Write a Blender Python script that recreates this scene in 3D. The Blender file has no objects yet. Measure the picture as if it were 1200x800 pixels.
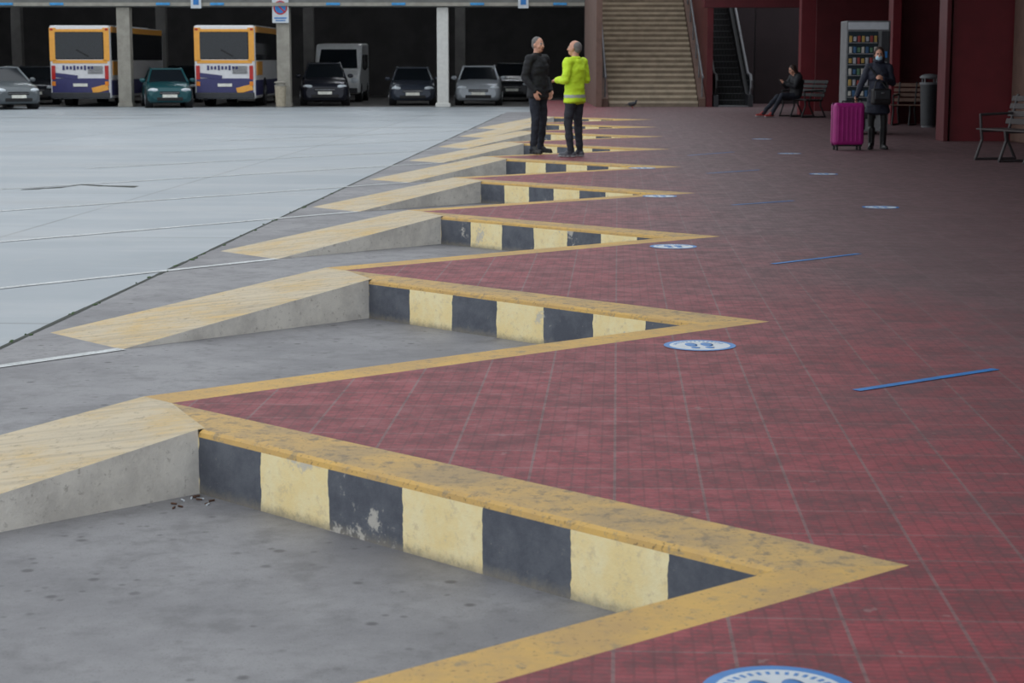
import bpy, bmesh, math, random
from mathutils import Vector, Matrix, noise
from mathutils.bvhtree import BVHTree
random.seed(7)
V=Vector
sc=bpy.context.scene
ROAD=-0.26
# ---------------------------------------------------------------- camera
F=2200.0; TH=math.atan(330/2200.0); H=1.45
cam=bpy.data.cameras.new('camera'); co=bpy.data.objects.new('camera',cam); sc.collection.objects.link(co)
co.location=(0,0,H); co.rotation_euler=(math.pi/2-TH,0,0); cam.sensor_width=36; cam.lens=66; cam.clip_end=500
cam.dof.use_dof=True; cam.dof.focus_distance=11.5; cam.dof.aperture_fstop=7.5
sc.camera=co
def G(px,py,z=0.0):
    x=(px-600)/F; y=-(py-400)/F
    d=V((x, math.cos(TH)+y*math.sin(TH), -math.sin(TH)+y*math.cos(TH)))
    t=(z-H)/d.z
    return V((d.x*t,d.y*t,z))
# ---------------------------------------------------------------- materials
def c(r,g,b):
    def l(u):
        u/=255.0
        return u/12.92 if u<=.04045 else ((u+.055)/1.055)**2.4
    return (l(r),l(g),l(b),1)
class NT:
    def __init__(s,name,rough=.6,metal=0,spec=.5):
        s.m=bpy.data.materials.new(name); s.m.use_nodes=True; s.t=s.m.node_tree
        s.b=s.t.nodes['Principled BSDF']; s.b.inputs['Roughness'].default_value=rough; s.b.inputs['Metallic'].default_value=metal
        s.b.inputs['Specular IOR Level'].default_value=spec
        s.tc=s.t.nodes.new('ShaderNodeTexCoord')
    def n(s,typ,**k):
        nd=s.t.nodes.new(typ)
        for a,v in k.items(): setattr(nd,a,v)
        return nd
    def set(s,inp,v):
        if isinstance(v,(int,float,tuple)): inp.default_value=v
        else: s.t.links.new(v,inp)
    def noise(s,scale,detail=4,rough=.6,vec=None,dist=0):
        nd=s.n('ShaderNodeTexNoise'); nd.inputs['Scale'].default_value=scale; nd.inputs['Detail'].default_value=detail
        nd.inputs['Roughness'].default_value=rough; nd.inputs['Distortion'].default_value=dist
        s.t.links.new(vec or s.tc.outputs['Object'],nd.inputs['Vector']); return nd.outputs['Fac']
    def mix(s,f,a,b,bt='MIX'):
        nd=s.n('ShaderNodeMix',data_type='RGBA',blend_type=bt); s.set(nd.inputs[0],f); s.set(nd.inputs[6],a); s.set(nd.inputs[7],b); return nd.outputs[2]
    def math(s,op,a,b=0.0,cl=False):
        nd=s.n('ShaderNodeMath',operation=op,use_clamp=cl); s.set(nd.inputs[0],a); s.set(nd.inputs[1],b); return nd.outputs[0]
    def rng(s,v,a,b,o0=0.0,o1=1.0):
        nd=s.n('ShaderNodeMapRange',interpolation_type='SMOOTHSTEP'); s.set(nd.inputs[0],v)
        for i,x in enumerate((a,b,o0,o1)): nd.inputs[i+1].default_value=x
        return nd.outputs[0]
    def map(s,vec,scale=(1,1,1),rot=(0,0,0)):
        nd=s.n('ShaderNodeMapping'); s.t.links.new(vec,nd.inputs[0]); nd.inputs['Scale'].default_value=scale; nd.inputs['Rotation'].default_value=rot; return nd.outputs[0]
    def bump(s,h,st=.3,d=.01):
        nd=s.n('ShaderNodeBump'); nd.inputs['Strength'].default_value=st; nd.inputs['Distance'].default_value=d; s.t.links.new(h,nd.inputs['Height'])
        s.t.links.new(nd.outputs[0],s.b.inputs['Normal'])
    def col(s,v): s.set(s.b.inputs['Base Color'],v)
def simple(name,col,rough=.6,var=.12,scale=8,metal=0,bump=0,col2=None,spec=.5):
    s=NT(name,rough,metal,spec)
    a=tuple(x*(1-var) for x in col[:3])+(1,); b=tuple(min(1,x*(1+var)) for x in (col2 or col)[:3])+(1,)
    f=s.rng(s.noise(scale),.35,.65); s.col(s.mix(f,a,b))
    if bump: s.bump(s.noise(scale*4),bump,.01)
    return s.m
# platform tiles
s=NT('red_tile',.55,spec=.4)
vec=s.map(s.tc.outputs['Object'],rot=(0,0,math.radians(3.2)))
def tilegrid(c1,c2,mo):
    br=s.n('ShaderNodeTexBrick',offset=0.0); s.t.links.new(vec,br.inputs['Vector']); br.inputs['Scale'].default_value=1
    br.inputs['Brick Width'].default_value=.30; br.inputs['Row Height'].default_value=.30; br.inputs['Mortar Size'].default_value=.005
    br.inputs['Color1'].default_value=c1; br.inputs['Color2'].default_value=c2; br.inputs['Mortar'].default_value=mo; return br.outputs['Color']
fine=s.n('ShaderNodeTexBrick',offset=0.0); s.t.links.new(vec,fine.inputs['Vector']); fine.inputs['Scale'].default_value=1
fine.inputs['Brick Width'].default_value=.05; fine.inputs['Row Height'].default_value=.03; fine.inputs['Mortar Size'].default_value=.004
fine.inputs['Color1'].default_value=(1,1,1,1); fine.inputs['Color2'].default_value=(.75,.75,.75,1); fine.inputs['Mortar'].default_value=(.55,.55,.55,1)
base=s.mix(.75,tilegrid(c(162,58,68),c(142,50,59),c(158,110,110)),fine.outputs['Color'],'MULTIPLY')
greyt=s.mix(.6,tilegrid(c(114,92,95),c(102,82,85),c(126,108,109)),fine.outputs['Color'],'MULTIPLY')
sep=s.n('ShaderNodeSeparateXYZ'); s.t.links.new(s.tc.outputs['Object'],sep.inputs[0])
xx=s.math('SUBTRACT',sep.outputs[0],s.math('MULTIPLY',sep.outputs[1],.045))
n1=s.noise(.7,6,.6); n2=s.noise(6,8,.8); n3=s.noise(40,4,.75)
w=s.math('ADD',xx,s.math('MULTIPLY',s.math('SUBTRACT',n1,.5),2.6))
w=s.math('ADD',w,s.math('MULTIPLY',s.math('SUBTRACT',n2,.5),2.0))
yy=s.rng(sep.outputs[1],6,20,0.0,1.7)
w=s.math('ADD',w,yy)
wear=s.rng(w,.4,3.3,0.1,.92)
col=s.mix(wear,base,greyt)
dirt=s.rng(s.math('MULTIPLY',n2,s.math('ADD',n3,.5)),.44,.6,0,.55)
col=s.mix(dirt,col,c(86,68,70))
col=s.mix(s.rng(s.noise(11,3),.68,.72,0,.5),col,c(150,120,118))
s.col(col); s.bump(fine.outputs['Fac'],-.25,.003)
s.set(s.b.inputs['Roughness'],s.rng(n2,.3,.7,.5,.75)); RED=s.m
# mustard paint
def paint(name,a,b,thr=.55,gray=c(125,115,98)):
    s=NT(name,.7,spec=.3); n1=s.noise(3,7,.7); n2=s.noise(14,6,.75); n3=s.noise(60,3)
    col=s.mix(s.rng(n1,.35,.65),a,b)
    col=s.mix(s.rng(n2,thr,thr+.12,0,.8),col,gray)
    col=s.mix(s.rng(n3,.6,.7,0,.6),col,c(84,76,64)); s.col(col); s.bump(n2,.3,.01); return s.m
BAND=paint('worn_yellow_paint',c(214,174,100),c(192,158,104),.54,c(150,136,110))
BAND2=paint('worn_brown_yellow_paint',c(176,151,112),c(208,171,106),.5,c(134,121,101))
# ramp
s=NT('ramp_concrete',.75,spec=.3); n1=s.noise(2.2,6,.7); n2=s.noise(20,5,.8); vv=s.map(s.tc.outputs['Object'],(1,14,1),(0,0,math.radians(-45)))
n3=s.noise(1.5,4,.6,vec=vv)
col=s.mix(s.rng(n1,.4,.7),c(204,190,164),c(208,180,128)); col=s.mix(s.rng(n3,.42,.68,0,.7),col,c(174,162,142)); col=s.mix(s.rng(n2,.54,.68,0,.6),col,c(130,120,105))
s.col(col); s.bump(n2,.3,.01); RAMP=s.m
# kerb concrete
s=NT('kerb_concrete',.8,spec=.3); n1=s.noise(3,6,.7); n2=s.noise(25,5,.8)
col=s.mix(s.rng(n1,.35,.65),c(232,228,220),c(204,200,194)); col=s.mix(s.rng(n2,.56,.68,0,.6),col,c(150,144,136)); s.col(col); s.bump(n2,.5,.012); KERB=s.m
# stripes (uv u = metres along wall)
s=NT('hazard_stripes',.65,spec=.35)
uvs=s.n('ShaderNodeSeparateXYZ'); s.t.links.new(s.tc.outputs['UV'],uvs.inputs[0])
u=s.math('ADD',uvs.outputs[0],s.math('MULTIPLY',s.math('SUBTRACT',s.noise(9,4),.5),.035))
fr=s.math('FRACT',s.math('DIVIDE',u,.826)); k=s.math('GREATER_THAN',fr,.5)
n1=s.noise(5,7,.75); n2=s.noise(22,6,.8); n4=s.noise(2,3)
dark=s.mix(s.rng(n1,.35,.65),c(84,88,98),c(104,108,116)); yel=s.mix(s.rng(n1,.35,.65),c(255,240,192),c(252,228,166))
yel=s.mix(s.rng(n2,.52,.66,0,.65),yel,c(222,202,162)); dark=s.mix(s.rng(n2,.62,.7,0,.8),dark,c(144,142,138))
col=s.mix(k,dark,yel)
low=s.rng(s.math('ADD',uvs.outputs[1],s.math('MULTIPLY',n2,.10)),.04,.10,.8,0.0)
col=s.mix(low,col,c(140,134,122))
col=s.mix(s.rng(s.math('MULTIPLY',n1,n4),.35,.39,0,.8),col,c(205,200,190))
s.col(col); s.bump(n2,.4,.008); STRIPE=s.m
# bay floor
s=NT('bay_concrete',.6,spec=.35); n1=s.noise(.8,7,.7); n2=s.noise(6,6,.7)
col=s.mix(s.rng(n1,.35,.65),c(122,121,124),c(146,145,147)); col=s.mix(s.rng(n2,.45,.7,0,.6),col,c(104,103,105))
for scl,r0,dk in((5.5,.16,.7),(11,.2,.5)):
    vo=s.n('ShaderNodeTexVoronoi'); vo.inputs['Scale'].default_value=scl; s.t.links.new(s.tc.outputs['Object'],vo.inputs['Vector'])
    sp=s.math('MULTIPLY',s.rng(vo.outputs['Distance'],r0*.4,r0,1,0),s.rng(s.noise(2.3,2),.42,.58,0,dk)); col=s.mix(sp,col,c(70,68,70))
col=s.mix(s.rng(s.noise(130,2),.58,.7,0,.45),col,c(86,84,84))
s.col(col); s.bump(s.noise(90,4),.25,.006); BAY=s.m
# road
s=NT('road_concrete',.42,spec=.4)
rv=s.map(s.tc.outputs['Object'],(1,1,1),(0,0,math.radians(3.2)))
n1=s.noise(.25,6,.65); n2=s.noise(3,6,.7); 
br=s.n('ShaderNodeTexBrick',offset=0.0); s.t.links.new(rv,br.inputs['Vector']); br.inputs['Scale'].default_value=1
br.inputs['Brick Width'].default_value=6; br.inputs['Row Height'].default_value=6; br.inputs['Mortar Size'].default_value=.02
br.inputs['Color1'].default_value=c(163,170,175); br.inputs['Color2'].default_value=c(156,163,168); br.inputs['Mortar'].default_value=c(130,134,136)
sv=s.map(s.tc.outputs['Object'],(.25,1.2,1)); n5=s.noise(.6,5,.6,vec=sv)
col=s.mix(s.rng(n1,.4,.65,0,.5),br.outputs['Color'],c(142,151,158)); col=s.mix(s.rng(n2,.5,.7,0,.25),col,c(176,176,174)); col=s.mix(s.rng(n5,.5,.72,0,.5),col,c(130,135,138))
s.col(col); s.set(s.b.inputs['Roughness'],s.rng(n5,.4,.65,.55,.35)); s.bump(s.noise(60,3),.12,.004); ROADM=s.m
WHITE_LINE=paint('white_road_paint',c(215,218,218),c(195,198,198),.5,c(165,168,168))
def M(name,r,g,b,**k): return simple(name,c(r,g,b),**k)
MOSS=M('moss',60,84,44,rough=.9,var=.3,scale=30); JOINT=M('dark_joint',66,70,64,rough=.9)
BLUE=M('blue_vinyl',44,120,190,rough=.45,var=.08); STW=M('white_vinyl',205,212,218,rough=.5,var=.06)
REDWALL=M('dark_red_panel',110,32,40,rough=.45,var=.1,scale=2); REDDK=M('maroon_panel',92,30,36,rough=.5,var=.12,scale=2)
BROWN=M('brown_column',108,84,74,rough=.7,scale=4); CONC=M('concrete_column',156,152,142,rough=.8,var=.12,scale=3,bump=.2)
CONCW=M('white_lit_column',215,215,210,rough=.6,var=.05); BEAM=M('concrete_beam',112,114,112,rough=.8,scale=2)  # white column: bright light on it is put into the colour
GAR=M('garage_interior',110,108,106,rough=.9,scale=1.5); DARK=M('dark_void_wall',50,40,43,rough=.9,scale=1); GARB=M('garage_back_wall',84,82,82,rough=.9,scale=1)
BLACK=M('black_rubber',22,22,24,rough=.6); DKG=M('dark_grey_plastic',48,50,54,rough=.5); STEEL=M('brushed_steel',150,152,156,rough=.35,metal=.8,var=.06)
MIDG=M('grey_metal',110,112,116,rough=.5); GLASSD=M('dark_glass',24,30,36,rough=.08,var=.1); CHROME=M('wheel_alloy',160,162,166,rough=.3,metal=.7)
LAMP=M('headlamp',214,222,228,rough=.1); TAIL=M('tail_lamp',180,26,22,rough=.2); PLATE=M('number_plate',225,225,215,rough=.4)
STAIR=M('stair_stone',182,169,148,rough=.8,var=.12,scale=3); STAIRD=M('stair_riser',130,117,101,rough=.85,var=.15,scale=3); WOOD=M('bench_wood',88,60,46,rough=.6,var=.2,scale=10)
SKIN=M('skin',208,154,130,rough=.55,var=.06,scale=20); LIPS=M('lips',160,92,84,rough=.5); EYE=M('eye_dark',35,26,22,rough=.2); EYEW=M('eye_white',200,190,180,rough=.3)
GREYH=M('grey_hair',118,114,112,rough=.9,var=.2,scale=60); DARKH=M('dark_hair',58,42,35,rough=.7,var=.3,scale=60)
# ---------------------------------------------------------------- mesh builder
class MB:
    def __init__(s): s.v=[];s.f=[];s.mi=[];s.sm=[];s.mats=[];s.T=Matrix.Identity(4)
    def add(s,vs,fs,mat,smooth=False):
        o=len(s.v); s.v+= [s.T@V(x) for x in vs]
        if mat not in s.mats: s.mats.append(mat)
        i=s.mats.index(mat)
        for f in fs: s.f.append([o+a for a in f]); s.mi.append(i); s.sm.append(smooth)
    def bm(s,bm,mat,smooth=False):
        bm.verts.ensure_lookup_table(); bm.verts.index_update()
        s.add([v.co.copy() for v in bm.verts],[[v.index for v in f.verts] for f in bm.faces],mat,smooth); bm.free()
    def box(s,ce,sz,mat,bev=0,R=None,seg=2):
        b=bmesh.new(); bmesh.ops.create_cube(b,size=1)
        bmesh.ops.scale(b,vec=V(sz),verts=b.verts)
        if bev: bmesh.ops.bevel(b,geom=list(b.edges),offset=bev,segments=seg,affect='EDGES',profile=.5)
        if R: b.transform(R)
        bmesh.ops.translate(b,vec=V(ce),verts=b.verts); s.bm(b,mat)
    def cyl(s,a,b,r1,mat,r2=None,n=16,cap=True):
        a=V(a);b=V(b); r2=r1 if r2 is None else r2; d=(b-a).normalized(); x=d.orthogonal().normalized(); y=d.cross(x)
        vs=[];
        for p,r in((a,r1),(b,r2)):
            for i in range(n):
                t=2*math.pi*i/n; vs.append(p+(x*math.cos(t)+y*math.sin(t))*r)
        s.add(vs,[[i,(i+1)%n,n+(i+1)%n,n+i] for i in range(n)],mat,True)
        if cap: s.add(vs,[list(range(n-1,-1,-1)),list(range(n,2*n))],mat)
    def ell(s,ce,r,mat,R=None,n=16,m=10):
        if isinstance(r,(int,float)): r=(r,r,r)
        vs=[V((0,0,-r[2]))]
        for j in range(1,m):
            ph=-math.pi/2+math.pi*j/m
            for i in range(n):
                t=2*math.pi*i/n; vs.append(V((r[0]*math.cos(ph)*math.cos(t),r[1]*math.cos(ph)*math.sin(t),r[2]*math.sin(ph))))
        vs.append(V((0,0,r[2])))
        if R: vs=[R@v for v in vs]
        vs=[v+V(ce) for v in vs]; fs=[[0,1+(i+1)%n,1+i] for i in range(n)]
        for j in range(m-2):
            for i in range(n): a=1+j*n; fs.append([a+i,a+(i+1)%n,a+n+(i+1)%n,a+n+i])
        L=len(vs)-1; a=1+(m-2)*n; fs+=[[a+i,a+(i+1)%n,L] for i in range(n)]
        s.add(vs,fs,mat,True)
    def rc(s,a,b,ra,rb,mat,n=14):
        s.ell(a,ra,mat,n=n,m=8); s.ell(b,rb,mat,n=n,m=8); s.cyl(a,b,ra,mat,rb,n=n)
    def tube(s,pts,r,mat,n=8):
        for a,b in zip(pts[:-1],pts[1:]): s.cyl(a,b,r,mat,n=n)
        for p in pts[1:-1]: s.ell(p,r,mat,n=n,m=6)
    def prism(s,prof,x0,x1,mat,bev=0):  # profile in (y,z), extruded along x
        b=bmesh.new(); A=[b.verts.new((x0,p[0],p[1])) for p in prof]; B=[b.verts.new((x1,p[0],p[1])) for p in prof]; n=len(prof)
        b.faces.new(A[::-1]); b.faces.new(B)
        for i in range(n): b.faces.new([A[i],A[(i+1)%n],B[(i+1)%n],B[i]])
        bmesh.ops.recalc_face_normals(b,faces=b.faces)
        if bev: bmesh.ops.bevel(b,geom=list(b.edges),offset=bev,segments=3,affect='EDGES',profile=.5)
        s.bm(b,mat)
    def quad(s,pts,mat): s.add(pts,[list(range(len(pts)))],mat)
    def mesh(s,name):
        me=bpy.data.meshes.new(name); me.from_pydata([tuple(v) for v in s.v],[],s.f)
        for m in s.mats: me.materials.append(m)
        me.polygons.foreach_set('material_index',s.mi); me.polygons.foreach_set('use_smooth',s.sm); me.update(); return me
    def obj(s,name,loc=(0,0,0),rz=0,parent=None,fix=True):
        me=s.mesh(name)
        if fix:
            b=bmesh.new(); b.from_mesh(me); bmesh.ops.recalc_face_normals(b,faces=b.faces); b.to_mesh(me); b.free()
        o=bpy.data.objects.new(name,me); sc.collection.objects.link(o); o.location=loc; o.rotation_euler=(0,0,rz)
        if parent: o.parent=parent
        return o
# ---------------------------------------------------------------- sawtooth platform
P=V((.29,5.13,0)); C0=V((-1.246,7.315,0)); Ti0=V((.76,5.236,0)); To0=V((1.152,5.29,0)); dN=V((-.754,-.657,0)).normalized(); dW=V((-.707,.707,0)); nW=V((.707,.707,0))
def C_(k): return C0+P*k
def Ti(k): return Ti0+P*k
def To(k): return To0+P*k
E_rel=(Ti0+P+dN*3.52)-C0; Fn_rel=(Ti0+P+dN*5.66)-C0; R_rel=V((-1.374,-1.36,0))
def E_(k): return C_(k)+E_rel
def isect(a,d,b,e):
    den=d.x*e.y-d.y*e.x; t=((b.x-a.x)*e.y-(b.y-a.y)*e.x)/den; return a+d*t
def Vt(k): return isect(To(k),dW,To(k+1),dN)
K0,K1=-3,8
pl=MB(); red=[]
for k in range(K0,K1+1): red+=[To(k),Vt(k)]
endx=Vt(K1).x+.15
poly=[V((15,To(K0).y-2,0)),]+[V((To(K0).x,To(K0).y-2,0))]+red+[V((endx,68.5,0)),V((15,68.5,0))]
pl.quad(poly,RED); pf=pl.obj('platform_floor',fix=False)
for p in pf.data.polygons:
    if p.normal.z<0: pf.data.flip_normals(); break
kb=MB()
dn=V((0,0,ROAD))
st=MB(); stu=[]
for k in range(K0,K1+1):
    C=C_(k);T=Ti(k);O=To(k);Vk=Vt(k);E=E_(k)
    prof=[(0,ROAD),(0,-.03),(.006,-.012),(.022,-.003),(.035,0)]
    L=(T-C).length; N=24
    for j in range(len(prof)-1):
        for i in range(N):
            a=C+(T-C)*(i/N); b=C+(T-C)*((i+1)/N)
            q=[a+nW*prof[j][0]+V((0,0,prof[j][1])),b+nW*prof[j][0]+V((0,0,prof[j][1])),b+nW*prof[j+1][0]+V((0,0,prof[j+1][1])),a+nW*prof[j+1][0]+V((0,0,prof[j+1][1]))]
            if j==0: st.quad(q,STRIPE); stu.append([(L*i/N,0),(L*(i+1)/N,0),(L*(i+1)/N,.23),(L*i/N,.23)])
            else: st.quad(q,BAND if j<3 else BAND2); stu.append([(0,0)]*4)
    Cn=C+nW*.035;Tn=T+nW*.035
    kb.quad([Cn,Tn,O,Vk],BAND2); kb.quad([Tn,T,O],BAND)
    if k>K0:
        E1=E_(k-1);V1=Vt(k-1)
        kb.quad([E1,V1,O,T],BAND); kb.quad([E1,T,T+dn,E1+dn],KERB)
    kb.quad([C,Cn,Vk,E],RAMP)
    if k==K1:
        a=V((endx,62,0)); b=V((endx-.3,62,0)); kb.quad([E,Vk,a,b],BAND); kb.quad([E,b,b+dn,E+dn],KERB)
    R=C+R_rel+dn; Fp=C+Fn_rel+dn; 
    kb.quad([C,E,Fp,R],RAMP); kb.quad([C,R,C+dn],KERB); kb.quad([E,Fp,E+dn],KERB)
kb.obj('kerb_edging')
so=st.obj('hazard_kerb',fix=False)
uv=so.data.uv_layers.new(name='UVMap')
for f,us in zip(so.data.polygons,stu):
    for li,uu in zip(f.loop_indices,us): uv.data[li].uv=uu
# ---------------------------------------------------------------- road & bay floor
la=V((-3.07,11.12,ROAD)); ld=V((.29,5.13,0))/5.13
def LX(y): return la+ld*(y-11.12)
a=LX(-15);b=LX(62.5)
m=MB(); m.quad([a,V((15,-15,ROAD)),V((15,62.5,ROAD)),b],BAY); m.obj('bay_floor')
m=MB(); m.quad([V((-90,-15,ROAD)),a,b,V((15,62.5,ROAD)),V((15,120,ROAD)),V((-90,120,ROAD))],ROADM); m.obj('road')
m=MB(); z=V((0,0,.003))
for y in range(-5,60):
    q0=LX(y)+z;q1=LX(y+1)+z; ww=.010+.010*random.random(); s_=V((ww,0,0)); m.quad([q0-s_,q0+s_,q1+s_,q1-s_],JOINT)
for i in range(46):
    y=9+random.random()*16; p=LX(y)+V((random.uniform(-.03,.03),0,.002)); r=random.uniform(.006,.02)
    m.ell(p,(r,r*2.5,.006),MOSS,n=7,m=4)
m.obj('road_joint')
wl=MB(); dd=V((-.655,-.755,0)).normalized(); nn=V((-dd.y,dd.x,0))*.045
for k in range(0,K1+1):
    p=C_(k)+R_rel+V((0,0,ROAD+.004))
    q=p+dd*9; wl.quad([p-nn,p+nn,q+nn,q-nn],WHITE_LINE)
wl.obj('bay_marking_line')
m=MB(); 
pts=[(25,222),(50,220.5),(75,219),(95,216),(120,217.5),(160,218.5)]
for (x0,y0),(x1,y1) in zip(pts[:-1],pts[1:]):
    A=G(x0,y0,ROAD+.004);B=G(x1,y1,ROAD+.004); h=V((0,.07+.1*random.random(),0)); m.quad([A-V((0,.06,0)),B-h,B+h,A+V((0,.06,0))],JOINT)
m.obj('road_crack')
m=MB()
for (x,y) in [(236,583),(222,584),(243,588),(205,592)]:
    for j in range(3):
        p=G(x+random.uniform(-8,8),y+random.uniform(-3,3),ROAD+.004); a=random.random()*3; d=V((math.cos(a),math.sin(a),0))*.012; m.cyl(p-d,p+d,.004,random.choice([STW,WOOD,WOOD]),n=7)
m.obj('cigarette_butts')
# ---------------------------------------------------------------- floor stickers
def sticker(px,py,r=.185):
    m=MB(); 
    def ring(r0,r1,z,mat,n=40):
        vs=[];
        for i in range(n):
            t=2*math.pi*i/n; vs+=[V((r0*math.cos(t),r0*math.sin(t),z)),V((r1*math.cos(t),r1*math.sin(t),z))]
        m.add(vs,[[2*i,2*i+1,(2*i+3)%(2*n),(2*i+2)%(2*n)] for i in range(n)],mat)
    ring(.0001,r*.42,.003,STW); ring(r*.42,r*.84,.003,STW); ring(r*.84,r,.003,BLUE)
    for i in range(15):
        t=math.radians(20+i*10); q=V((math.cos(t)*r*.7,math.sin(t)*r*.7,.0035)); m.box(q,(r*.05,r*.1,.0008),BLUE,R=Matrix.Rotation(t-math.pi/2,4,'Z'))
    for sx in(-1,1):
        m.ell((sx*r*.22,r*.12,.0035),(r*.17,r*.33,.001),BLUE,n=16,m=4); m.ell((sx*r*.2,-r*.42,.0035),(r*.13,r*.16,.001),BLUE,n=16,m=4)
    m.obj('floor_sticker',G(px,py),.1)
for x,y in [(820,405),(915,811),(789,289),(1032,243),(773,230),(965,204),(925,180),(752,197),(893,163)]: sticker(x,y)
def tape(x0,y0,x1,y1,w=.05):
    a=G(x0,y0,.003);b=G(x1,y1,.003); d=(b-a).normalized(); n=V((-d.y,d.x,0))*w/2; m=MB(); m.quad([a-n,b-n,b+n,a+n],BLUE); m.obj('floor_tape_line',fix=False)
for t in [(1003,457,1167,432),(905,309,1007,297),(858,240,930,235),(828,203,890,199),(806,182,860,178)]: tape(*t)
# ---------------------------------------------------------------- architecture
def bx(name,x0,x1,y0,y1,z0,z1,mat,bev=0):
    m=MB(); m.box(((x0+x1)/2,(y0+y1)/2,(z0+z1)/2),(x1-x0,y1-y0,z1-z0),mat,bev); return m.obj(name)
def XD(px,D): return (px-600)/F*D
ZR=ROAD
m=MB(); m.prism([(-6,4.6),(56,4.6),(56,5.2),(-6,5.2)],0,14,BEAM)
for v in m.v: v.x=v.x+2.6+ (v.y*.056 if v.x<1 else 0)
m.obj('ceiling_canopy')
bx('wall_right',14,14.4,-6,62,0,5,REDDK)
bx('wall_panel_near',XD(1107,34.2),14,34.0,34.4,0,4.6,REDWALL)
bx('trim_column_brown',XD(1188,33.5),XD(1215,33.5),33.0,33.95,0,4.6,BROWN,.02)
bx('trim_panel_edge',XD(1101,34),XD(1106.5,34),33.9,34.5,0,4.6,REDDK,.01)
bx('wall_panel_mid',XD(1040,43.5),13.9,43.5,43.9,0,4.6,REDDK)
bx('trim_column_mid',XD(1039,43),XD(1049,43),42.9,43.4,0,4.6,REDWALL,.01)
bx('trim_column_red',XD(935,50.2),XD(952,50.2),50.3,50.7,0,4.6,REDWALL,.01)
bx('wall_panel_far',XD(952,54),XD(990,54)+2.5,54,54.4,0,4.6,REDDK)
bx('wall_back_lobby',XD(882,63),14,63,63.4,0,6,DARK)
bx('beam_lobby',XD(822,57),13.5,57,57.6,3.0,4.6,REDDK)
# stairs
SY=59.0; SX0=XD(713,58.8); SX1=XD(817,58.8)
m=MB(); n=30; rise=.168; run=.29
for i in range(n):
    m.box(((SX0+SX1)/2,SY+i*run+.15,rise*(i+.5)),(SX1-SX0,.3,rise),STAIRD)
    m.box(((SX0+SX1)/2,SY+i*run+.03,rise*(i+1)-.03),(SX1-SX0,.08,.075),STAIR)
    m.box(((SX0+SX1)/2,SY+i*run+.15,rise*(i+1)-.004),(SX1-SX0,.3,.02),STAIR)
for x,mt in((SX0-.12,BROWN),(SX1+.12,BROWN)):
    m.prism([(SY-.1,0),(SY-.1,.25),(SY+n*run,n*rise+.25),(SY+n*run,0)],x-.1,x+.1,mt)
    m.tube([V((x,SY-.3,.9)),V((x,SY,1.0)),V((x,SY+n*run,n*rise+1.0))],.035,MIDG)
    for j in range(8): y=SY+j*run*3.6; m.cyl((x,y,(y-SY)/run*rise),(x,y,(y-SY)/run*rise+1.0),.022,MIDG,n=8)
m.obj('staircase')
bx('wall_stair_left',SX0-.42,SX0-.24,SY-.4,SY+9,0,6,BROWN)
bx('wall_stair_right',SX1+.24,SX1+.42,SY-.2,SY+9,0,6,REDDK)
bx('wall_stair_back',SX0-.4,SX1+3,SY+9.5,SY+9.8,0,7,DARK)
# escalator
EX0=XD(834,58.8); EX1=XD(880,58.8); m=MB()
for i in range(20):
    y=SY+.6+i*.35; z=.02+i*.2; m.box(((EX0+EX1)/2,y+.4,z/2+.09),(EX1-EX0-.3,.8,z+.18),BLACK)
    m.box(((EX0+EX1)/2,y+.005,z+.175),(EX1-EX0-.3,.02,.012),MIDG)
    for q in range(9): m.box((EX0+.2+q*(EX1-EX0-.4)/8,y-.004,z+.09),(.012,.01,.17),DKG)
m.box(((EX0+EX1)/2,SY+.2,.02),(EX1-EX0-.2,.9,.04),STEEL)
for x in(EX0+.08,EX1-.08):
    m.prism([(SY-.3,0),(SY-.3,.35),(SY+.5,.4),(SY+7.6,.4+7.1*.571),(SY+7.6,0)],x-.07,x+.07,DKG)
    m.prism([(SY-.2,.35),(SY-.35,.7),(SY-.2,.95),(SY+.5,1.0),(SY+7.6,1.0+7.1*.571),(SY+7.6,.4+7.1*.571),(SY+.5,.4)],x-.015,x+.015,GLASSD)
    m.tube([V((x,SY-.2,.4)),V((x,SY-.38,.6)),V((x,SY-.38,.8)),V((x,SY-.2,.98)),V((x,SY+.5,1.03)),V((x,SY+7.6,1.03+7.1*.571))],.045,BLACK if x<EX1-.5 else MIDG)
m.obj('escalator')
# garage building
GD=69.6; GY=GD-.25
def gx(px): return (px-600)/F*GD
cols=[-220,-35,152,336,520,705]
for i,px in enumerate(cols):
    x=gx(px); mt=CONCW if px==520 else CONC; g=MB(); g.box((x,GY+.25,1.545),(.48 if px!=520 else .42,.5,3.6),mt,.02)
    g.box((x,GY+.25,ROAD+.07),(.54,.56,.14),mt,.02); g.obj('garage_column')
g=MB(); g.box((gx(240),GY+.3,4.4),(gx(740)-gx(-260),.7,2.1),BEAM)
g.box((gx(240),GY-.12,3.44),(gx(740)-gx(-260),.15,.12),CONC)
g.obj('garage_beam')
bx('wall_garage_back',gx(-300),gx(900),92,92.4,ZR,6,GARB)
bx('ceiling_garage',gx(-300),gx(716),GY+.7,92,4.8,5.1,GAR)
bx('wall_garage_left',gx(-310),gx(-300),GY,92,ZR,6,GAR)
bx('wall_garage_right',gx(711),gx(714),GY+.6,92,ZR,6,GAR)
m=MB(); m.quad([V((gx(-300),GY+.2,ZR+.004)),V((gx(716),GY+.2,ZR+.004)),V((gx(716),92,ZR+.004)),V((gx(-300),92,ZR+.004))],GAR); m.obj('garage_floor')
for px in(28,195,365,540,-100):
    m=MB(); m.box((XD(px,84),84,2.26),(.45,.45,5.02),GAR,.02); m.obj('garage_inner_column')
BL=M('blue_reflection_tint',60,150,210,rough=.4)  # plain blue boxes stand in for reflections along the beam
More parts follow.
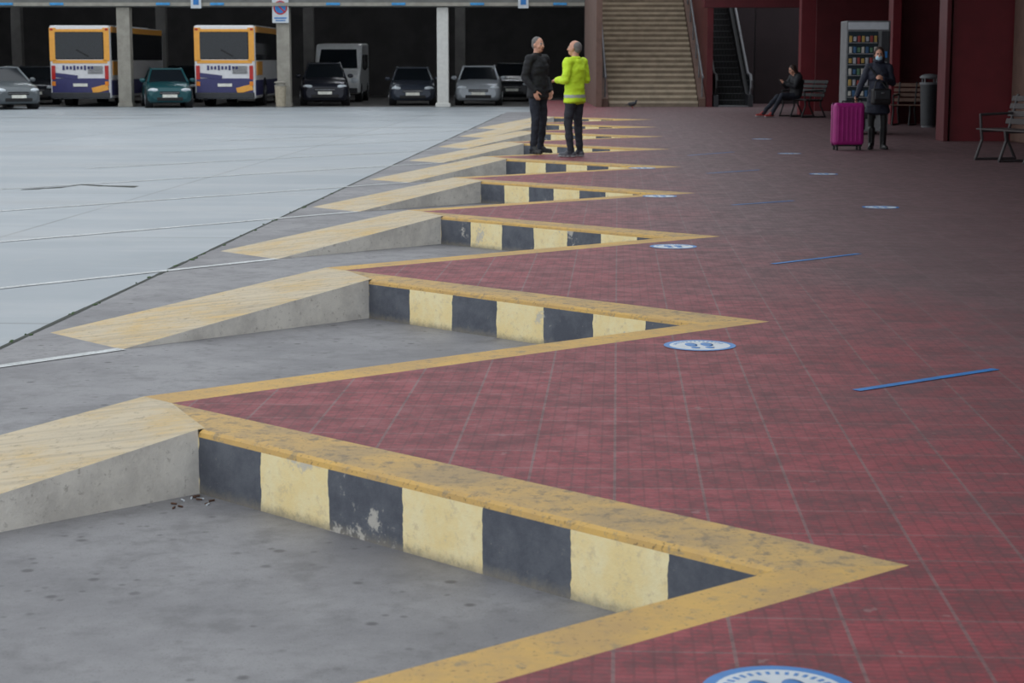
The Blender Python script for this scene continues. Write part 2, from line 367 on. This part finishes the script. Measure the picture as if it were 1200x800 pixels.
for px in(20,78,200,262,395,470,560,655):
    m=MB(); m.box((gx(px),GY-.23,3.45),(.5,.06,.09),BL,.01); m.obj('blue_reflection_box')
# unseen lamps added above beam level to brighten the garage interior
FILL_GLOW=bpy.data.materials.new('hidden_fill_lamp'); FILL_GLOW.use_nodes=True; bs=FILL_GLOW.node_tree.nodes['Principled BSDF']; bs.inputs['Emission Color'].default_value=(.9,.95,1,1); bs.inputs['Emission Strength'].default_value=36
for X_ in range(-24,4,6):
    for Y_ in (74,82):
        m=MB(); m.box((X_,Y_,4.745),(1.7,.2,.1),DKG,.01); m.cyl((X_-.8,Y_,4.66),(X_+.8,Y_,4.66),.05,FILL_GLOW,n=8); m.obj('hidden_fill_lamp')
# no parking sign
m=MB(); x=gx(334); y=GY-.1; 
m.box((x,y,3.2),(.6,.03,.86),STW,.01); m.cyl((x,y-.015,3.32),(x,y-.03,3.32),.25,TAIL,n=28); m.cyl((x,y-.03,3.32),(x,y-.035,3.32),.2,BLUE,n=28)
m.box((x,y-.04,3.32),(.4,.006,.045),TAIL,R=Matrix.Rotation(math.radians(45),4,'Y')); m.box((x,y-.02,2.95),(.45,.006,.05),BLUE); m.box((x,y-.02,2.86),(.35,.006,.04),BLUE)
m.obj('no_parking_sign')
for px in(238,613):
    m=MB(); m.box((gx(px),GY-.25,3.5),(.38,.03,.42),STW,.01); m.box((gx(px),GY-.27,3.52),(.2,.01,.2),BLUE); m.obj('hanging_sign')
def litter(name,loc,h,w,mat,lid):
    m=MB(); m.cyl((0,0,.04),(0,0,h*.8),w*.42,mat,w*.5,n=24); m.cyl((0,0,0),(0,0,.05),w*.38,lid,n=24); m.cyl((0,0,h*.8),(0,0,h*.84),w*.54,lid,n=24)
    for a in range(4):
        t=a*math.pi/2+.78; m.cyl((w*.45*math.cos(t),w*.45*math.sin(t),h*.84),(w*.45*math.cos(t),w*.45*math.sin(t),h*.94),.02,lid,n=8)
    m.cyl((0,0,h*.92),(0,0,h*.95),w*.54,lid,n=24); m.ell((0,0,h*.95),(w*.5,w*.5,h*.05),lid); m.obj(name,loc)
litter('litter_bin',(gx(334),GY-.5,ZR),.95,.42,M('beige_plastic',170,160,140),CONC)
litter('trash_can',(XD(1085,41),41,0),1.15,.4,DKG,MIDG)
# ---------------------------------------------------------------- vehicles
def wheel(m,x,y,r,w,s):
    m.cyl((x-w/2,y,r),(x+w/2,y,r),r,BLACK,n=24); m.cyl((x+s*w/2,y,r),(x+s*(w/2+.012),y,r),r*.62,CHROME,n=18); m.cyl((x+s*(w/2+.01),y,r),(x+s*(w/2+.03),y,r),r*.15,DKG,n=10)
def car(name,col,loc,rz=0,L=4.1,W=1.76,Hh=1.48,suv=0):
    pm=simple(name+'_paint',c(*col),rough=.25,var=.05,scale=2,metal=.2); m=MB(); hw=W/2; k=Hh/1.48; s_=L/4.1
    stn=[(-2.05,.32,.60,.76),(-2.0,.24,.68,.86),(-1.88,.2,.76,.93),(-1.6,.18,.85,.98),(-1.0,.18,.96,1),(0,.18,.97,1),(.9,.18,.99,1),(1.6,.2,1.0,.97),(1.93,.26,.96,.92),(2.03,.34,.85,.86),(2.06,.42,.7,.78)]
    rows=[]
    for (y,zb,zt,w) in stn:
        w*=hw; zt*=k; y*=s_
        half=[(w*.86,zb),(w*.97,zb+.08),(w,zb+(zt-zb)*.45),(w*.985,zb+(zt-zb)*.72),(w*.93,zt-.05),(w*.82,zt-.005),(w*.4,zt+.02)]
        rows.append([V((x,y,z)) for x,z in half]+[V((-x,y,z)) for x,z in half[::-1]])
    n=len(rows[0]); vs=[p for r in rows for p in r]; fs=[]
    for j in range(len(rows)-1):
        for i in range(n): fs.append([j*n+i,j*n+(i+1)%n,(j+1)*n+(i+1)%n,(j+1)*n+i])
    m.add(vs,fs,pm,True); m.add(rows[0],[list(range(n))],pm); m.add(rows[-1],[list(range(n))],pm)
    zb=.94*k; zr=Hh
    b0,b1,t0,t1=-1.08*s_,1.92*s_,-.35*s_,1.35*s_
    if suv: b1=2.0*s_; t1=1.7*s_
    bwf,bwr,tw=hw*.86,hw*.84,hw*.66
    A=[V((-bwf,b0,zb)),V((bwf,b0,zb)),V((bwr,b1,zb)),V((-bwr,b1,zb))]; T=[V((-tw,t0,zr-.05)),V((tw,t0,zr-.05)),V((tw*.96,t1,zr-.06)),V((-tw*.96,t1,zr-.06))]
    mid=[V((-tw*1.0,(t0+t1)/2,zr-.02)),V((tw*1.0,(t0+t1)/2,zr-.02))]
    for i in range(4): m.quad([A[i],A[(i+1)%4],T[(i+1)%4],T[i]],GLASSD)
    m.ell((0,(t0+t1)/2,zr-.06),(tw*1.03,(t1-t0)/2*1.06,.06),pm,n=24); m.quad([T[0],T[1],mid[1],mid[0]],pm); m.quad([mid[0],mid[1],T[2],T[3]],pm)
    for i in range(4): m.cyl(A[i],T[i],.045,pm,.04,n=8)
    m.tube([T[0],mid[0],T[3]],.04,pm); m.tube([T[1],mid[1],T[2]],.04,pm); m.tube([T[0],T[1]],.035,pm); m.tube([T[3],T[2]],.035,pm)
    for sx in(-1,1):
        m.cyl((sx*bwf*.99,.25*s_,zb),(sx*tw,.3*s_,zr-.05),.03,BLACK,n=8)
        m.ell((sx*(hw+.06),-.85*s_,zb+.08),(.11,.07,.08),pm)
        R=Matrix.Rotation(sx*.5,3,'Z'); m.ell((sx*hw*.70,-1.93*s_,.665*k),(.2,.09,.075),LAMP,R=R); m.ell((sx*hw*.68,-1.985*s_,.34*k),(.09,.04,.05),LAMP)
        m.ell((sx*hw*.78,1.99*s_,.8*k),(.12,.07,.1),TAIL)
        for y in(-1.28*s_,1.28*s_):
            r=.31+.03*suv; m.cyl((sx*(hw-.25),y,r+.02),(sx*(hw+.004),y,r+.02),r+.06,BLACK,n=24); wheel(m,sx*(hw-.1),y,r,.22,sx)
        m.box((sx*(hw-.0),0.3,.72*k),(.02,.16,.025),BLACK)
    m.box((0,-2.03*s_,.56*k),(W*.42,.06,.11*k),BLACK,.015); m.box((0,-2.06*s_,.56*k),(W*.4,.015,.015),CHROME); m.box((0,-2.03*s_,.34*k),(W*.55,.08,.12),BLACK,.02)
    m.box((0,-2.08*s_,.45*k),(.52,.02,.11),PLATE,.005); m.box((0,2.08*s_,.62*k),(.52,.02,.11),PLATE,.005); m.box((0,2.04*s_,.4*k),(W*.7,.07,.14),BLACK,.02)
    return m.obj(name,loc,rz)
def at(px,D,w=0): return ((px-600)/F*D, D-.25, ZR)
r=math.radians
car('car',(100,106,110),at(6,67.4),r(34))
car('car',(36,40,48),at(50,74.5),r(12))
car('car',(28,78,84),at(200,69.6),r(14),L=3.7,W=1.66,Hh=1.42)
car('car',(26,30,40),at(222,78),r(0))
car('car',(34,36,46),at(383,72.6),r(6),W=1.82,Hh=1.62,suv=1)
car('car',(58,64,76),at(485,73.2),r(3),Hh=1.45)
car('car',(166,172,178),at(562,73.2),r(0),Hh=1.5)
car('car',(32,34,40),at(600,80),r(0),Hh=1.6,suv=1)
# van
WV=M('white_van_paint',225,228,230,rough=.3,var=.04)
m=MB(); pr=[(-2.4,.35),(-2.45,.8),(-2.3,1.08),(-1.75,1.3),(-1.1,2.15),(-.8,2.35),(2.3,2.4),(2.45,2.2),(2.5,.4)]
m.prism(pr,-.95,.95,WV,.1)
def P2(a,b,t): return (a[0]+(b[0]-a[0])*t,a[1]+(b[1]-a[1])*t)
g0=P2(pr[3],pr[4],.06); g1=P2(pr[3],pr[4],.95); o=(-.035,.028)
m.quad([V((-.8,g0[0]+o[0],g0[1]+o[1])),V((.8,g0[0]+o[0],g0[1]+o[1])),V((.72,g1[0]+o[0],g1[1]+o[1])),V((-.72,g1[0]+o[0],g1[1]+o[1]))],GLASSD)
for sx in(-1,1):
    m.box((sx*.955,-.6,1.65),(.02,.9,.55),GLASSD,.005); m.box((sx*.955,.9,1.65),(.02,1.6,.55),GLASSD,.005); m.ell((sx*1.08,-1.5,1.45),(.1,.07,.17),BLACK); m.ell((sx*.72,-2.38,.86),(.17,.08,.13),LAMP)
    for y in(-1.55,1.55): m.cyl((sx*.7,y,.36),(sx*.957,y,.36),.4,BLACK,n=24); wheel(m,sx*.86,y,.33,.22,sx)
m.box((0,-2.44,.85),(.9,.04,.14),BLACK,.01); m.box((0,-2.44,.48),(1.7,.08,.2),DKG,.03); m.box((0,-2.5,.52),(.52,.02,.11),PLATE)
m.obj('van',at(403,79.3),r(0))
# buses
OR=M('bus_orange',238,168,66,rough=.35,var=.04); BW=M('bus_white',224,224,226,rough=.35,var=.04); PU=M('bus_purple',54,54,104,rough=.35,var=.06)
def bus(loc,rz=0):
    m=MB(); W=2.2;L=10.5;h=2.95
    m.box((0,L/2,(h+.3)/2),(W,L,h-.3),BW,.09,seg=3)
    m.box((0,L/2+.3,h-.02),(W*.8,L*.6,.12),BW,.04)
    for sx in(-1,1):
        m.box((sx*(W/2-.13),-.006,2.26),(.24,.03,1.2),OR,.01); m.box((sx*(W/2+.004),L/2,2.8),(.02,L-.4,.22),OR,.005); m.box((sx*(W/2+.006),L/2,2.2),(.02,L-.5,1.0),GLASSD,.005)
        m.box((sx*(W/2+.005),L/2,.7),(.02,L-.3,.55),PU,.005); m.box((sx*(W/2+.008),1.2,1.4),(.02,1.6,.5),OR,.005)
        m.box((sx*(W/2-.13),-.03,1.25),(.14,.03,.5),TAIL,.01); m.box((sx*(W/2-.13),-.035,.85),(.14,.03,.16),M('amber_lamp',225,130,30),.01)
        m.box((sx*(W/2-.1),-.03,2.8),(.1,.03,.07),TAIL,.005)
        for y in(2.6,L-2.4): m.cyl((sx*(W/2-.3),y,.5),(sx*(W/2+.02),y,.5),.56,BLACK,n=28); wheel(m,sx*(W/2-.1),y,.48,.28,sx)
    m.box((0,-.005,2.76),(W-.5,.03,.10),OR,.01); m.box((0,-.012,2.22),(W-.42,.05,.98),GLASSD,.03); m.box((0,-.006,1.64),(W-.2,.03,.12),OR,.01)
    m.box((0,-.014,.78),(W-.14,.03,.52),PU,.01); m.box((-.55,-.024,1.12),(.9,.03,.16),PU,.01,R=Matrix.Rotation(.12,4,'Y'))
    m.box((.72,-.03,.66),(.6,.03,.22),OR,.01,R=Matrix.Rotation(-.25,4,'Y'))
    m.box((0,-.04,.42),(W-.06,.12,.22),DKG,.03); m.box((0,-.05,.8),(.52,.02,.11),PLATE)
    for i in range(9): m.box((-.6+i*.13,-.012,1.42),(.075,.03,.12 if i%3 else .17),PU,.004)
    for i in range(6): m.box((.55,-.012,1.22+i*.05),(.55,.02,.02),DKG)
    m.box((.1,-.04,1.95),(.5,.02,.05),BLACK,R=Matrix.Rotation(.5,4,'Y'))
    m.cyl((-.7,-.03,.3),(-.7,.1,.3),.05,BLACK,n=10)
    m.obj('bus',loc,rz)
bus(at(101,69.4),r(0)); bus(at(268,69.2),r(0))
# ---------------------------------------------------------------- vending machine
D=37.2; m=MB(); VG=M('vending_grey',120,122,124,rough=.4); TEAL=M('vending_interior',22,40,48,rough=.6)
w=.86;h=2.2
m.box((0,.4,h/2+.03),(w,.8,h-.06),VG,.02); m.box((-.1,-.005,1.32),(.58,.02,1.35),TEAL,.005)
for x in(-.3,.3):
    for y in(.1,.7): m.cyl((x,y,0),(x,y,.08),.03,BLACK,n=8)
pc=[M('pack_%d'%i,*q,rough=.4) for i,q in enumerate([(190,188,180),(150,60,54),(60,100,140),(180,150,80),(90,130,100),(170,172,178)])]
for rr in range(6):
    z=.74+rr*.21; m.box((-.1,-.03,z-.015),(.56,.05,.015),STEEL)
    for q in range(7): m.box((-.34+q*.08,-.03,z+.06),(.055,.035,.12 if (q+rr)%3 else .09),pc[(q*2+rr*3)%6],.006)
m.box((.33,-.01,1.3),(.15,.03,1.4),DKG,.005); m.box((.33,-.03,1.55),(.09,.02,.12),BLUE,.004); m.box((.33,-.03,1.35),(.08,.02,.12),STEEL,.004); m.box((.33,-.03,1.1),(.06,.02,.06),BLACK,.004)
m.box((-.1,-.015,.42),(.56,.03,.22),BLACK,.01); m.box((0,-.01,2.1),(w-.08,.02,.14),STW,.005)
m.obj('vending_machine',(XD(1010,D),D-.2,0),r(-2))
# ---------------------------------------------------------------- benches
def bench(loc,rz,L,slat,frame):
    m=MB()
    for i in range(5): m.box((0,-.2+i*.1,.45),(L,.075,.025),slat,.008)
    for i in range(4): m.box((0,.27+i*.03,.56+i*.11),(L,.02,.085),slat,.008,R=Matrix.Rotation(r(-14),4,'X'))
    for x in(-L/2+.12,0,L/2-.12):
        m.tube([V((x,-.3,0.02)),V((x,-.2,.3)),V((x,-.22,.43)),V((x,.24,.43)),V((x,.38,.95))],.022,frame); m.tube([V((x,.36,.02)),V((x,.22,.3)),V((x,.22,.43))],.022,frame)
        m.cyl((x,-.32,.02),(x,.38,.02),.018,frame,n=8)
        if x: m.tube([V((x,-.22,.43)),V((x,-.24,.66)),V((x,.3,.68))],.02,frame)
    m.obj('bench',loc,rz)
BM=M('bench_dark_metal',54,44,44,rough=.6); BF=M('bench_frame_metal',66,62,64,rough=.5)
bench((XD(1184,27.3),27.0,0),r(-72),1.5,BM,BF)
bench((XD(1068,42),42.2,0),r(-25),1.0,WOOD,BLACK)
# ---------------------------------------------------------------- people
def hand(b,w,d,n,side,mat,curl=.5,sc_=1.0):
    w=V(w);d=V(d).normalized();n=V(n); n=(n-d*n.dot(d)).normalized(); s_=d.cross(n)
    R=Matrix((s_,d,n)).transposed()
    b.ell(w+d*.048*sc_,(.042*sc_,.056*sc_,.018*sc_),mat,R=R,n=14,m=8)
    for i,(o,l) in enumerate(((-.031,.066),(-.0105,.08),(.0105,.075),(.031,.058))):
        p=w+d*.082*sc_+s_*o*sc_*side; a=curl*.6
        for q,t in enumerate((.45,.32,.23)):
            p2=p+(d*math.cos(a)+n*math.sin(a))*l*t*sc_; b.rc(p,p2,(.0095-.001*q)*sc_,(.009-.001*q)*sc_,mat,n=8); p=p2; a+=curl
    p=w+d*.02*sc_-s_*.034*side*sc_; p2=p+(d*.65-s_*.6*side+n*.35)*.045*sc_; p3=p2+(d*.85-s_*.1*side+n*.5)*.035*sc_
    b.rc(p,p2,.013*sc_,.011*sc_,mat,n=8); b.rc(p2,p3,.011*sc_,.009*sc_,mat,n=8)
def head(b,ce,yaw,tilt,hair,skin=SKIN,style='short',k=1.0):
    old=b.T; b.T=old@Matrix.Translation(V(ce))@Matrix.Rotation(yaw,4,'Z')@Matrix.Rotation(tilt,4,'X')@Matrix.Scale(k,4)
    b.ell((0,.012,.028),(.074,.092,.088),skin); b.ell((0,-.02,-.02),(.064,.074,.085),skin); b.ell((0,-.034,-.075),(.047,.052,.042),skin)
    b.rc((0,-.088,.006),(0,-.108,-.028),.009,.014,skin,n=8)
    for sx in(-1,1):
        b.ell((sx*.03,-.083,.006),(.013,.01,.007),EYEW,n=10,m=6); b.ell((sx*.03,-.090,.006),(.008,.007,.008),EYE,n=8,m=6)
        b.rc((sx*.015,-.092,.026),(sx*.045,-.083,.027),.006,.005,hair,n=8); b.ell((sx*.077,.006,-.012),(.011,.02,.032),skin,n=10,m=8)
        b.ell((sx*.04,-.06,-.03),(.022,.022,.025),skin,n=10,m=8)
    b.ell((0,-.084,-.064),(.024,.010,.0075),LIPS,n=10,m=6)
    if style=='short':
        b.ell((0,.028,.045),(.081,.088,.082),hair); b.ell((0,.06,.0),(.07,.058,.07),hair)
    elif style=='thin':
        b.ell((0,.045,.03),(.08,.074,.075),hair); b.ell((0,.06,-.01),(.072,.058,.065),hair)
    else:
        b.ell((0,.026,.042),(.088,.093,.090),hair); b.ell((0,.06,-.04),(.088,.065,.11),hair)
        for sx in(-1,1): b.rc((sx*.076,.0,.03),(sx*.08,.03,-.10),.022,.026,hair,n=10)
    b.T=old
def stack(b,lst,mat,n=12,rz=.07):
    for (p,rx,ry),(q,sx,sy) in zip(lst[:-1],lst[1:]):
        p=V(p);q=V(q)
        for i in range(n+1):
            t=i/n; b.ell(p.lerp(q,t),(rx+(sx-rx)*t,ry+(sy-ry)*t,rz),mat,n=24,m=12)
def shoe(b,ank,dirv,mat,sole):
    a=V(ank); d=V(dirv).normalized(); z0=a.z-.085
    hl=V((a.x,a.y,z0+.045))-d*.035; to=V((a.x,a.y,z0+.036))+d*.165
    b.rc(hl,to,.043,.034,mat,n=12); b.rc(V((a.x,a.y,z0+.1)),V((a.x,a.y,z0+.06))+d*.06,.046,.04,mat,n=12)
    for t in(-.04,.03,.10,.165): 
        b.ell(V((a.x,a.y,z0+.014))+d*t,(.046,.046,.014),sole,n=12,m=6)
def body(b,J,mt,hem=.86,fat=1.0,hemr=(.185,.13),bulk=1.0,legr=1.0):
    pel,wa,ch,ne=[V(J[q]) for q in('pel','waist','chest','neck')]
    b.ell(pel,(.165*fat,.12*fat,.12),mt['pants'],n=20)
    stack(b,[(pel,.168*fat,.122*fat),(wa,.16*fat,.122*fat),(ch,.19*fat,.13*fat),(ch.lerp(ne,.62),.165,.10)],mt['top'])
    if hem is not None:
        hp=V((pel.x,pel.y,hem+.045)); stack(b,[(hp,hemr[0]*fat,hemr[1]*fat),(pel,.172*fat,.126*fat)],mt['top'],n=20,rz=.045)
    for sfx in('L','R'):
        h,k,a=[V(J[q+sfx]) for q in('hip','knee','ank')]; s_,e,w=[V(J[q+sfx]) for q in('sho','elb','wri')]
        b.rc(h,k,.094*legr,.066*legr,mt['pants']); b.rc(k,a,.066*legr,.05*legr,mt['pants']); b.rc(k.lerp(a,.3),a,.064*legr,.05*legr,mt['pants'])
        b.cyl(a,a+(a-k).normalized()*.035,.055*legr,mt['pants'],.057*legr)
        shoe(b,a,J['toe'+sfx],mt['shoe'],mt['sole'])
        b.rc(ne-V((0,0,.03)),s_,.058,.062*bulk,mt['top']); b.rc(ch.lerp(ne,.5),s_,.09,.066*bulk,mt['top'])
        b.rc(s_,e,.068*bulk,.053*bulk,mt['top']); b.rc(e,w,.053*bulk,.04*bulk,mt['top']); b.cyl(w,w+(w-e).normalized()*.02,.042*bulk,mt['top'],.042*bulk)
        if mt.get('hand',1): hand(b,w+(w-e).normalized()*.012,J.get('hd'+sfx,(w-e)),J['hn'+sfx],1 if sfx=='L' else -1,mt['skin'],J.get('curl',.5))
    hc=V(J['head']); b.rc(ne-V((0,0,.03)),hc+V((0,.02,-.07)),.06,.054,mt['skin'])
    b.ell(ne+V((0,0,.0)),(.078,.074,.04),mt['top'])
def finish(name,b,loc,rz,scale=1.0,vox=.0075,cloth=(),matfn=None,parent=None):
    me=b.mesh(name+'_src'); o=bpy.data.objects.new('tmp',me); sc.collection.objects.link(o)
    md=o.modifiers.new('r','REMESH'); md.mode='VOXEL'; md.voxel_size=vox; md.use_smooth_shade=True
    sm=o.modifiers.new('s','SMOOTH'); sm.factor=.5; sm.iterations=3
    bpy.context.view_layer.update(); dg=bpy.context.evaluated_depsgraph_get(); nm=bpy.data.meshes.new_from_object(o.evaluated_get(dg))
    tree=BVHTree.FromPolygons([v for v in b.v],b.f); nm.materials.clear(); mats=list(b.mats)
    for mm in mats: nm.materials.append(mm)
    vm=[None]*len(nm.vertices)
    for p in nm.polygons:
        loc_,no,idx,ds=tree.find_nearest(p.center); mi=b.mi[idx] if idx is not None else 0
        if matfn:
            r2=matfn(p.center,mats[mi])
            if r2 is not mats[mi]:
                if r2 not in mats: mats.append(r2); nm.materials.append(r2)
                mi=mats.index(r2)
        p.material_index=mi; p.use_smooth=True
        for vi in p.vertices: vm[vi]=mats[mi]
    ns=[v.normal.copy() for v in nm.vertices]
    for v in nm.vertices:
        if vm[v.index] in cloth:
            q=v.co; h=noise.noise(V((q.x*9,q.y*9,q.z*14)))*.012+noise.noise(V((q.x*24,q.y*24,q.z*30+5)))*.004
            v.co+=ns[v.index]*h
    nm.update(); nm.name=name
    ob=bpy.data.objects.new(name,nm); sc.collection.objects.link(ob); ob.location=loc; ob.rotation_euler=(0,0,rz); ob.scale=(scale,)*3
    bpy.data.objects.remove(o); return ob
BLK=M('black_jacket',26,27,32,rough=.75,var=.2,scale=6); NAVY=M('navy_trousers',34,38,50,rough=.85,var=.15,scale=6); SHB=M('black_leather',20,20,22,rough=.4)
HV=M('hi_vis_fabric',210,245,50,rough=.7,var=.06,scale=6); REFL=M('reflective_strip',176,182,178,rough=.4,var=.05); DTR=M('charcoal_trousers',44,46,54,rough=.85,var=.15); GSH=M('grey_shoe',84,86,92,rough=.6)
SH_W=M('pale_sole',150,150,150); COAT=M('dark_coat',34,38,54,rough=.7,var=.2,scale=6); MASK=M('surgical_mask',180,216,232,rough=.8,var=.04); REDSH=M('red_shoe',150,50,46)
stand=dict(pel=(0,0,.97),waist=(0,.0,1.12),chest=(0,.005,1.32),neck=(0,.015,1.5),head=(0,-.01,1.645),
 hipL=(.09,0,.92),kneeL=(.11,-.015,.5),ankL=(.12,.02,.09),toeL=(.25,-1,0),hipR=(-.09,0,.92),kneeR=(-.11,-.015,.5),ankR=(-.12,.02,.09),toeR=(-.25,-1,0),
 shoL=(.19,.01,1.43),shoR=(-.19,.01,1.43),elbL=(.27,.05,1.16),elbR=(-.27,.05,1.16),wriL=(.21,-.10,.97),wriR=(-.21,-.10,.97),hnL=(-1,0,0),hnR=(1,0,0))
b=MB(); J=dict(stand); J.update(hdL=(-.25,-.25,-1),hdR=(.25,-.25,-1),wriL=(.2,-.09,.96),wriR=(-.2,-.09,.96),kneeR=(-.12,-.05,.5),ankR=(-.16,-.04,.09),ankL=(.13,.05,.09),curl=.35)
body(b,J,dict(top=BLK,pants=NAVY,skin=SKIN,shoe=SHB,sole=BLACK),hem=.82,fat=1.1,bulk=1.12)
head(b,J['head'],r(-8),0,GREYH,style='short')
p=G(630,180); finish('man_in_black_jacket',b,p,r(52),1.02,cloth=(BLK,NAVY))
b=MB(); J=dict(stand); J.update(elbL=(.27,.03,1.17),elbR=(-.27,.03,1.17),wriL=(.14,-.22,1.16),wriR=(-.12,-.20,1.2),hdL=(-.35,-.9,.1),hdR=(.5,-.8,.2),hnL=(-.3,.2,-.9),hnR=(.3,.2,-.9),kneeL=(.12,-.03,.5),curl=.6)
body(b,J,dict(top=HV,pants=DTR,skin=SKIN,shoe=GSH,sole=SH_W),hem=.80,fat=1.12,bulk=1.2)
head(b,J['head'],r(14),r(-4),GREYH,style='thin')
def hvf(q,m_):
    if m_ is HV and .90<q.z<.945: return REFL
    return m_
p=G(673,184); finish('man_in_hi_vis_jacket',b,p,r(-128),.985,cloth=(HV,DTR),matfn=hvf)
b=MB(); J=dict(stand); J.update(shoL=(.17,.01,1.42),shoR=(-.17,.01,1.42),elbR=(-.29,.0,1.14),wriR=(-.38,-.12,.93),hdR=(-.1,-.25,-1),hnR=(.6,-.5,0),elbL=(.25,.0,1.15),wriL=(.06,-.24,1.22),hdL=(-.7,-.5,.3),hnL=(-.2,.7,-.5),ankL=(.11,.02,.09),ankR=(-.10,-.04,.09),curl=.75)
body(b,J,dict(top=COAT,pants=BLACK,skin=SKIN,shoe=SHB,sole=BLACK),hem=.60,fat=1.02,hemr=(.215,.165),bulk=1.1,legr=.88)
for sfx in('L','R'): b.rc(V(J['ank'+sfx])+V((0,-.005,.26)),V(J['ank'+sfx]),.066,.055,SHB)
b.ell(V(J['neck'])+V((0,-.02,.03)),(.1,.1,.055),COAT)
b.rc((-.16,-.10,1.42),(.18,-.17,1.0),.016,.016,BLACK,n=8)
head(b,J['head'],r(-6),r(8),DARKH,style='long')
old=b.T; b.T=Matrix.Translation(V(J['head']))@Matrix.Rotation(r(-6),4,'Z')@Matrix.Rotation(r(8),4,'X'); b.ell((0,-.048,-.052),(.062,.074,.052),MASK); b.T=old
p=G(1027,175); WP=p.copy(); finish('woman_in_dark_coat',b,p,r(-4),.935,cloth=(COAT,))
m=MB(); LB=M('black_bag',28,26,28,rough=.45); m.box((0,0,.14),(.32,.13,.26),LB,.035,seg=3); m.box((0,-.068,.17),(.26,.02,.14),DKG,.01)
m.tube([V((-.12,0,.26)),V((-.09,0,.38)),V((0,0,.42)),V((.09,0,.38)),V((.12,0,.26))],.01,LB); m.box((0,-.08,.2),(.05,.01,.02),STEEL,.003)
m.obj('handbag',(WP.x+.0,WP.y-.26,.72),r(10))
PUR=M('purple_suitcase_shell',156,28,116,rough=.4,var=.08,scale=5); PUD=M('purple_trim',84,14,66,rough=.5)
m=MB(); m.box((0,0,.42),(.5,.28,.68),PUR,.055,seg=4)
for i in range(6): m.box((-.18+i*.072,-.142,.42),(.03,.012,.54),PUR,.006)
m.box((0,0,.42),(.512,.018,.69),PUD,.006); m.box((0,0,.08),(.44,.24,.03),BLACK,.01)
for x in(-.19,.19):
    for y in(-.09,.09): m.cyl((x-.012,y,.032),(x+.012,y,.032),.032,BLACK,n=14); m.box((x,y,.06),(.035,.035,.03),DKG,.006)
m.tube([V((-.09,.0,.755)),V((-.09,0,.785)),V((.09,0,.785)),V((.09,0,.755))],.012,BLACK); m.tube([V((.258,0,.32)),V((.285,0,.34)),V((.285,0,.5)),V((.258,0,.52))],.012,BLACK)
m.tube([V((.11,.1,.74)),V((.11,.1,.80))],.009,STEEL); m.tube([V((.23,.1,.74)),V((.23,.1,.80))],.009,STEEL); m.box((.17,.1,.81),(.17,.03,.028),BLACK,.01)
m.obj('suitcase',(XD(992,30.5),WP.y-.24,0),r(6))
D=48.6; hx=XD(928,D)
b=MB(); J=dict(pel=(0,.0,.56),waist=(0,.03,.7),chest=(0,.04,.90),neck=(0,-.02,1.08),head=(0,-.10,1.19),hipL=(.09,0,.53),hipR=(-.09,0,.53),kneeL=(.12,-.44,.55),kneeR=(-.1,-.45,.52),
 ankL=(.12,-.72,.088),ankR=(-.09,-.86,.10),toeL=(.1,-1,0),toeR=(-.1,-1,0),shoL=(.19,.0,1.01),shoR=(-.19,.0,1.01),elbL=(.25,-.14,.78),elbR=(-.25,-.14,.78),wriL=(.08,-.34,.86),wriR=(-.08,-.34,.86),hnL=(-.2,.4,.8),hnR=(.2,.4,.8),curl=.7)
body(b,J,dict(top=BLK,pants=NAVY,skin=SKIN,shoe=REDSH,sole=SH_W),hem=None,fat=1.25,bulk=1.35)
b.box((0,-.44,.90),(.075,.012,.14),BLACK,R=Matrix.Rotation(r(35),4,'X'))
head(b,J['head'],r(5),r(22),DARKH,style='long'); b.ell((0,.03,1.08),(.12,.1,.07),BLK)
finish('seated_person',b,(hx,D-.2,0),r(-72),1.0,cloth=(BLK,NAVY))
bench((hx+.16,D-.18,0),r(-72),1.5,BLACK,BLACK)
m=MB(); PG=M('pigeon_grey',60,62,68,rough=.7); m.ell((0,0,.13),(.06,.12,.065),PG,R=Matrix.Rotation(r(-15),3,'X')); m.rc((0,-.09,.16),(0,-.115,.22),.04,.027,PG,n=10); m.ell((0,-.125,.235),(.024,.03,.024),PG)
m.cyl((0,-.15,.233),(0,-.175,.226),.008,DKG,.002,n=6); m.box((0,.15,.11),(.06,.12,.012),PG,.004,R=Matrix.Rotation(r(-10),4,'X'))
for sx in(-1,1): m.ell((sx*.052,.02,.14),(.016,.11,.045),DKG); m.cyl((sx*.02,0,.08),(sx*.02,-.01,.005),.005,TAIL,n=6); m.box((sx*.02,-.025,.004),(.02,.05,.006),TAIL)
m.obj('pigeon',G(741,127),r(70))
# ---------------------------------------------------------------- light
w=bpy.data.worlds.new('overcast'); sc.world=w; w.use_nodes=True; bg=w.node_tree.nodes['Background']
tc=w.node_tree.nodes.new('ShaderNodeTexCoord'); nz=w.node_tree.nodes.new('ShaderNodeTexNoise'); nz.inputs['Scale'].default_value=2; rp=w.node_tree.nodes.new('ShaderNodeValToRGB')
rp.color_ramp.elements[0].color=(.86,.93,1.0,1); rp.color_ramp.elements[1].color=(.97,1.0,1.03,1)
w.node_tree.links.new(tc.outputs['Generated'],nz.inputs['Vector']); w.node_tree.links.new(nz.outputs['Fac'],rp.inputs['Fac']); w.node_tree.links.new(rp.outputs['Color'],bg.inputs['Color']); bg.inputs['Strength'].default_value=1.12
sc.view_settings.view_transform='Standard'
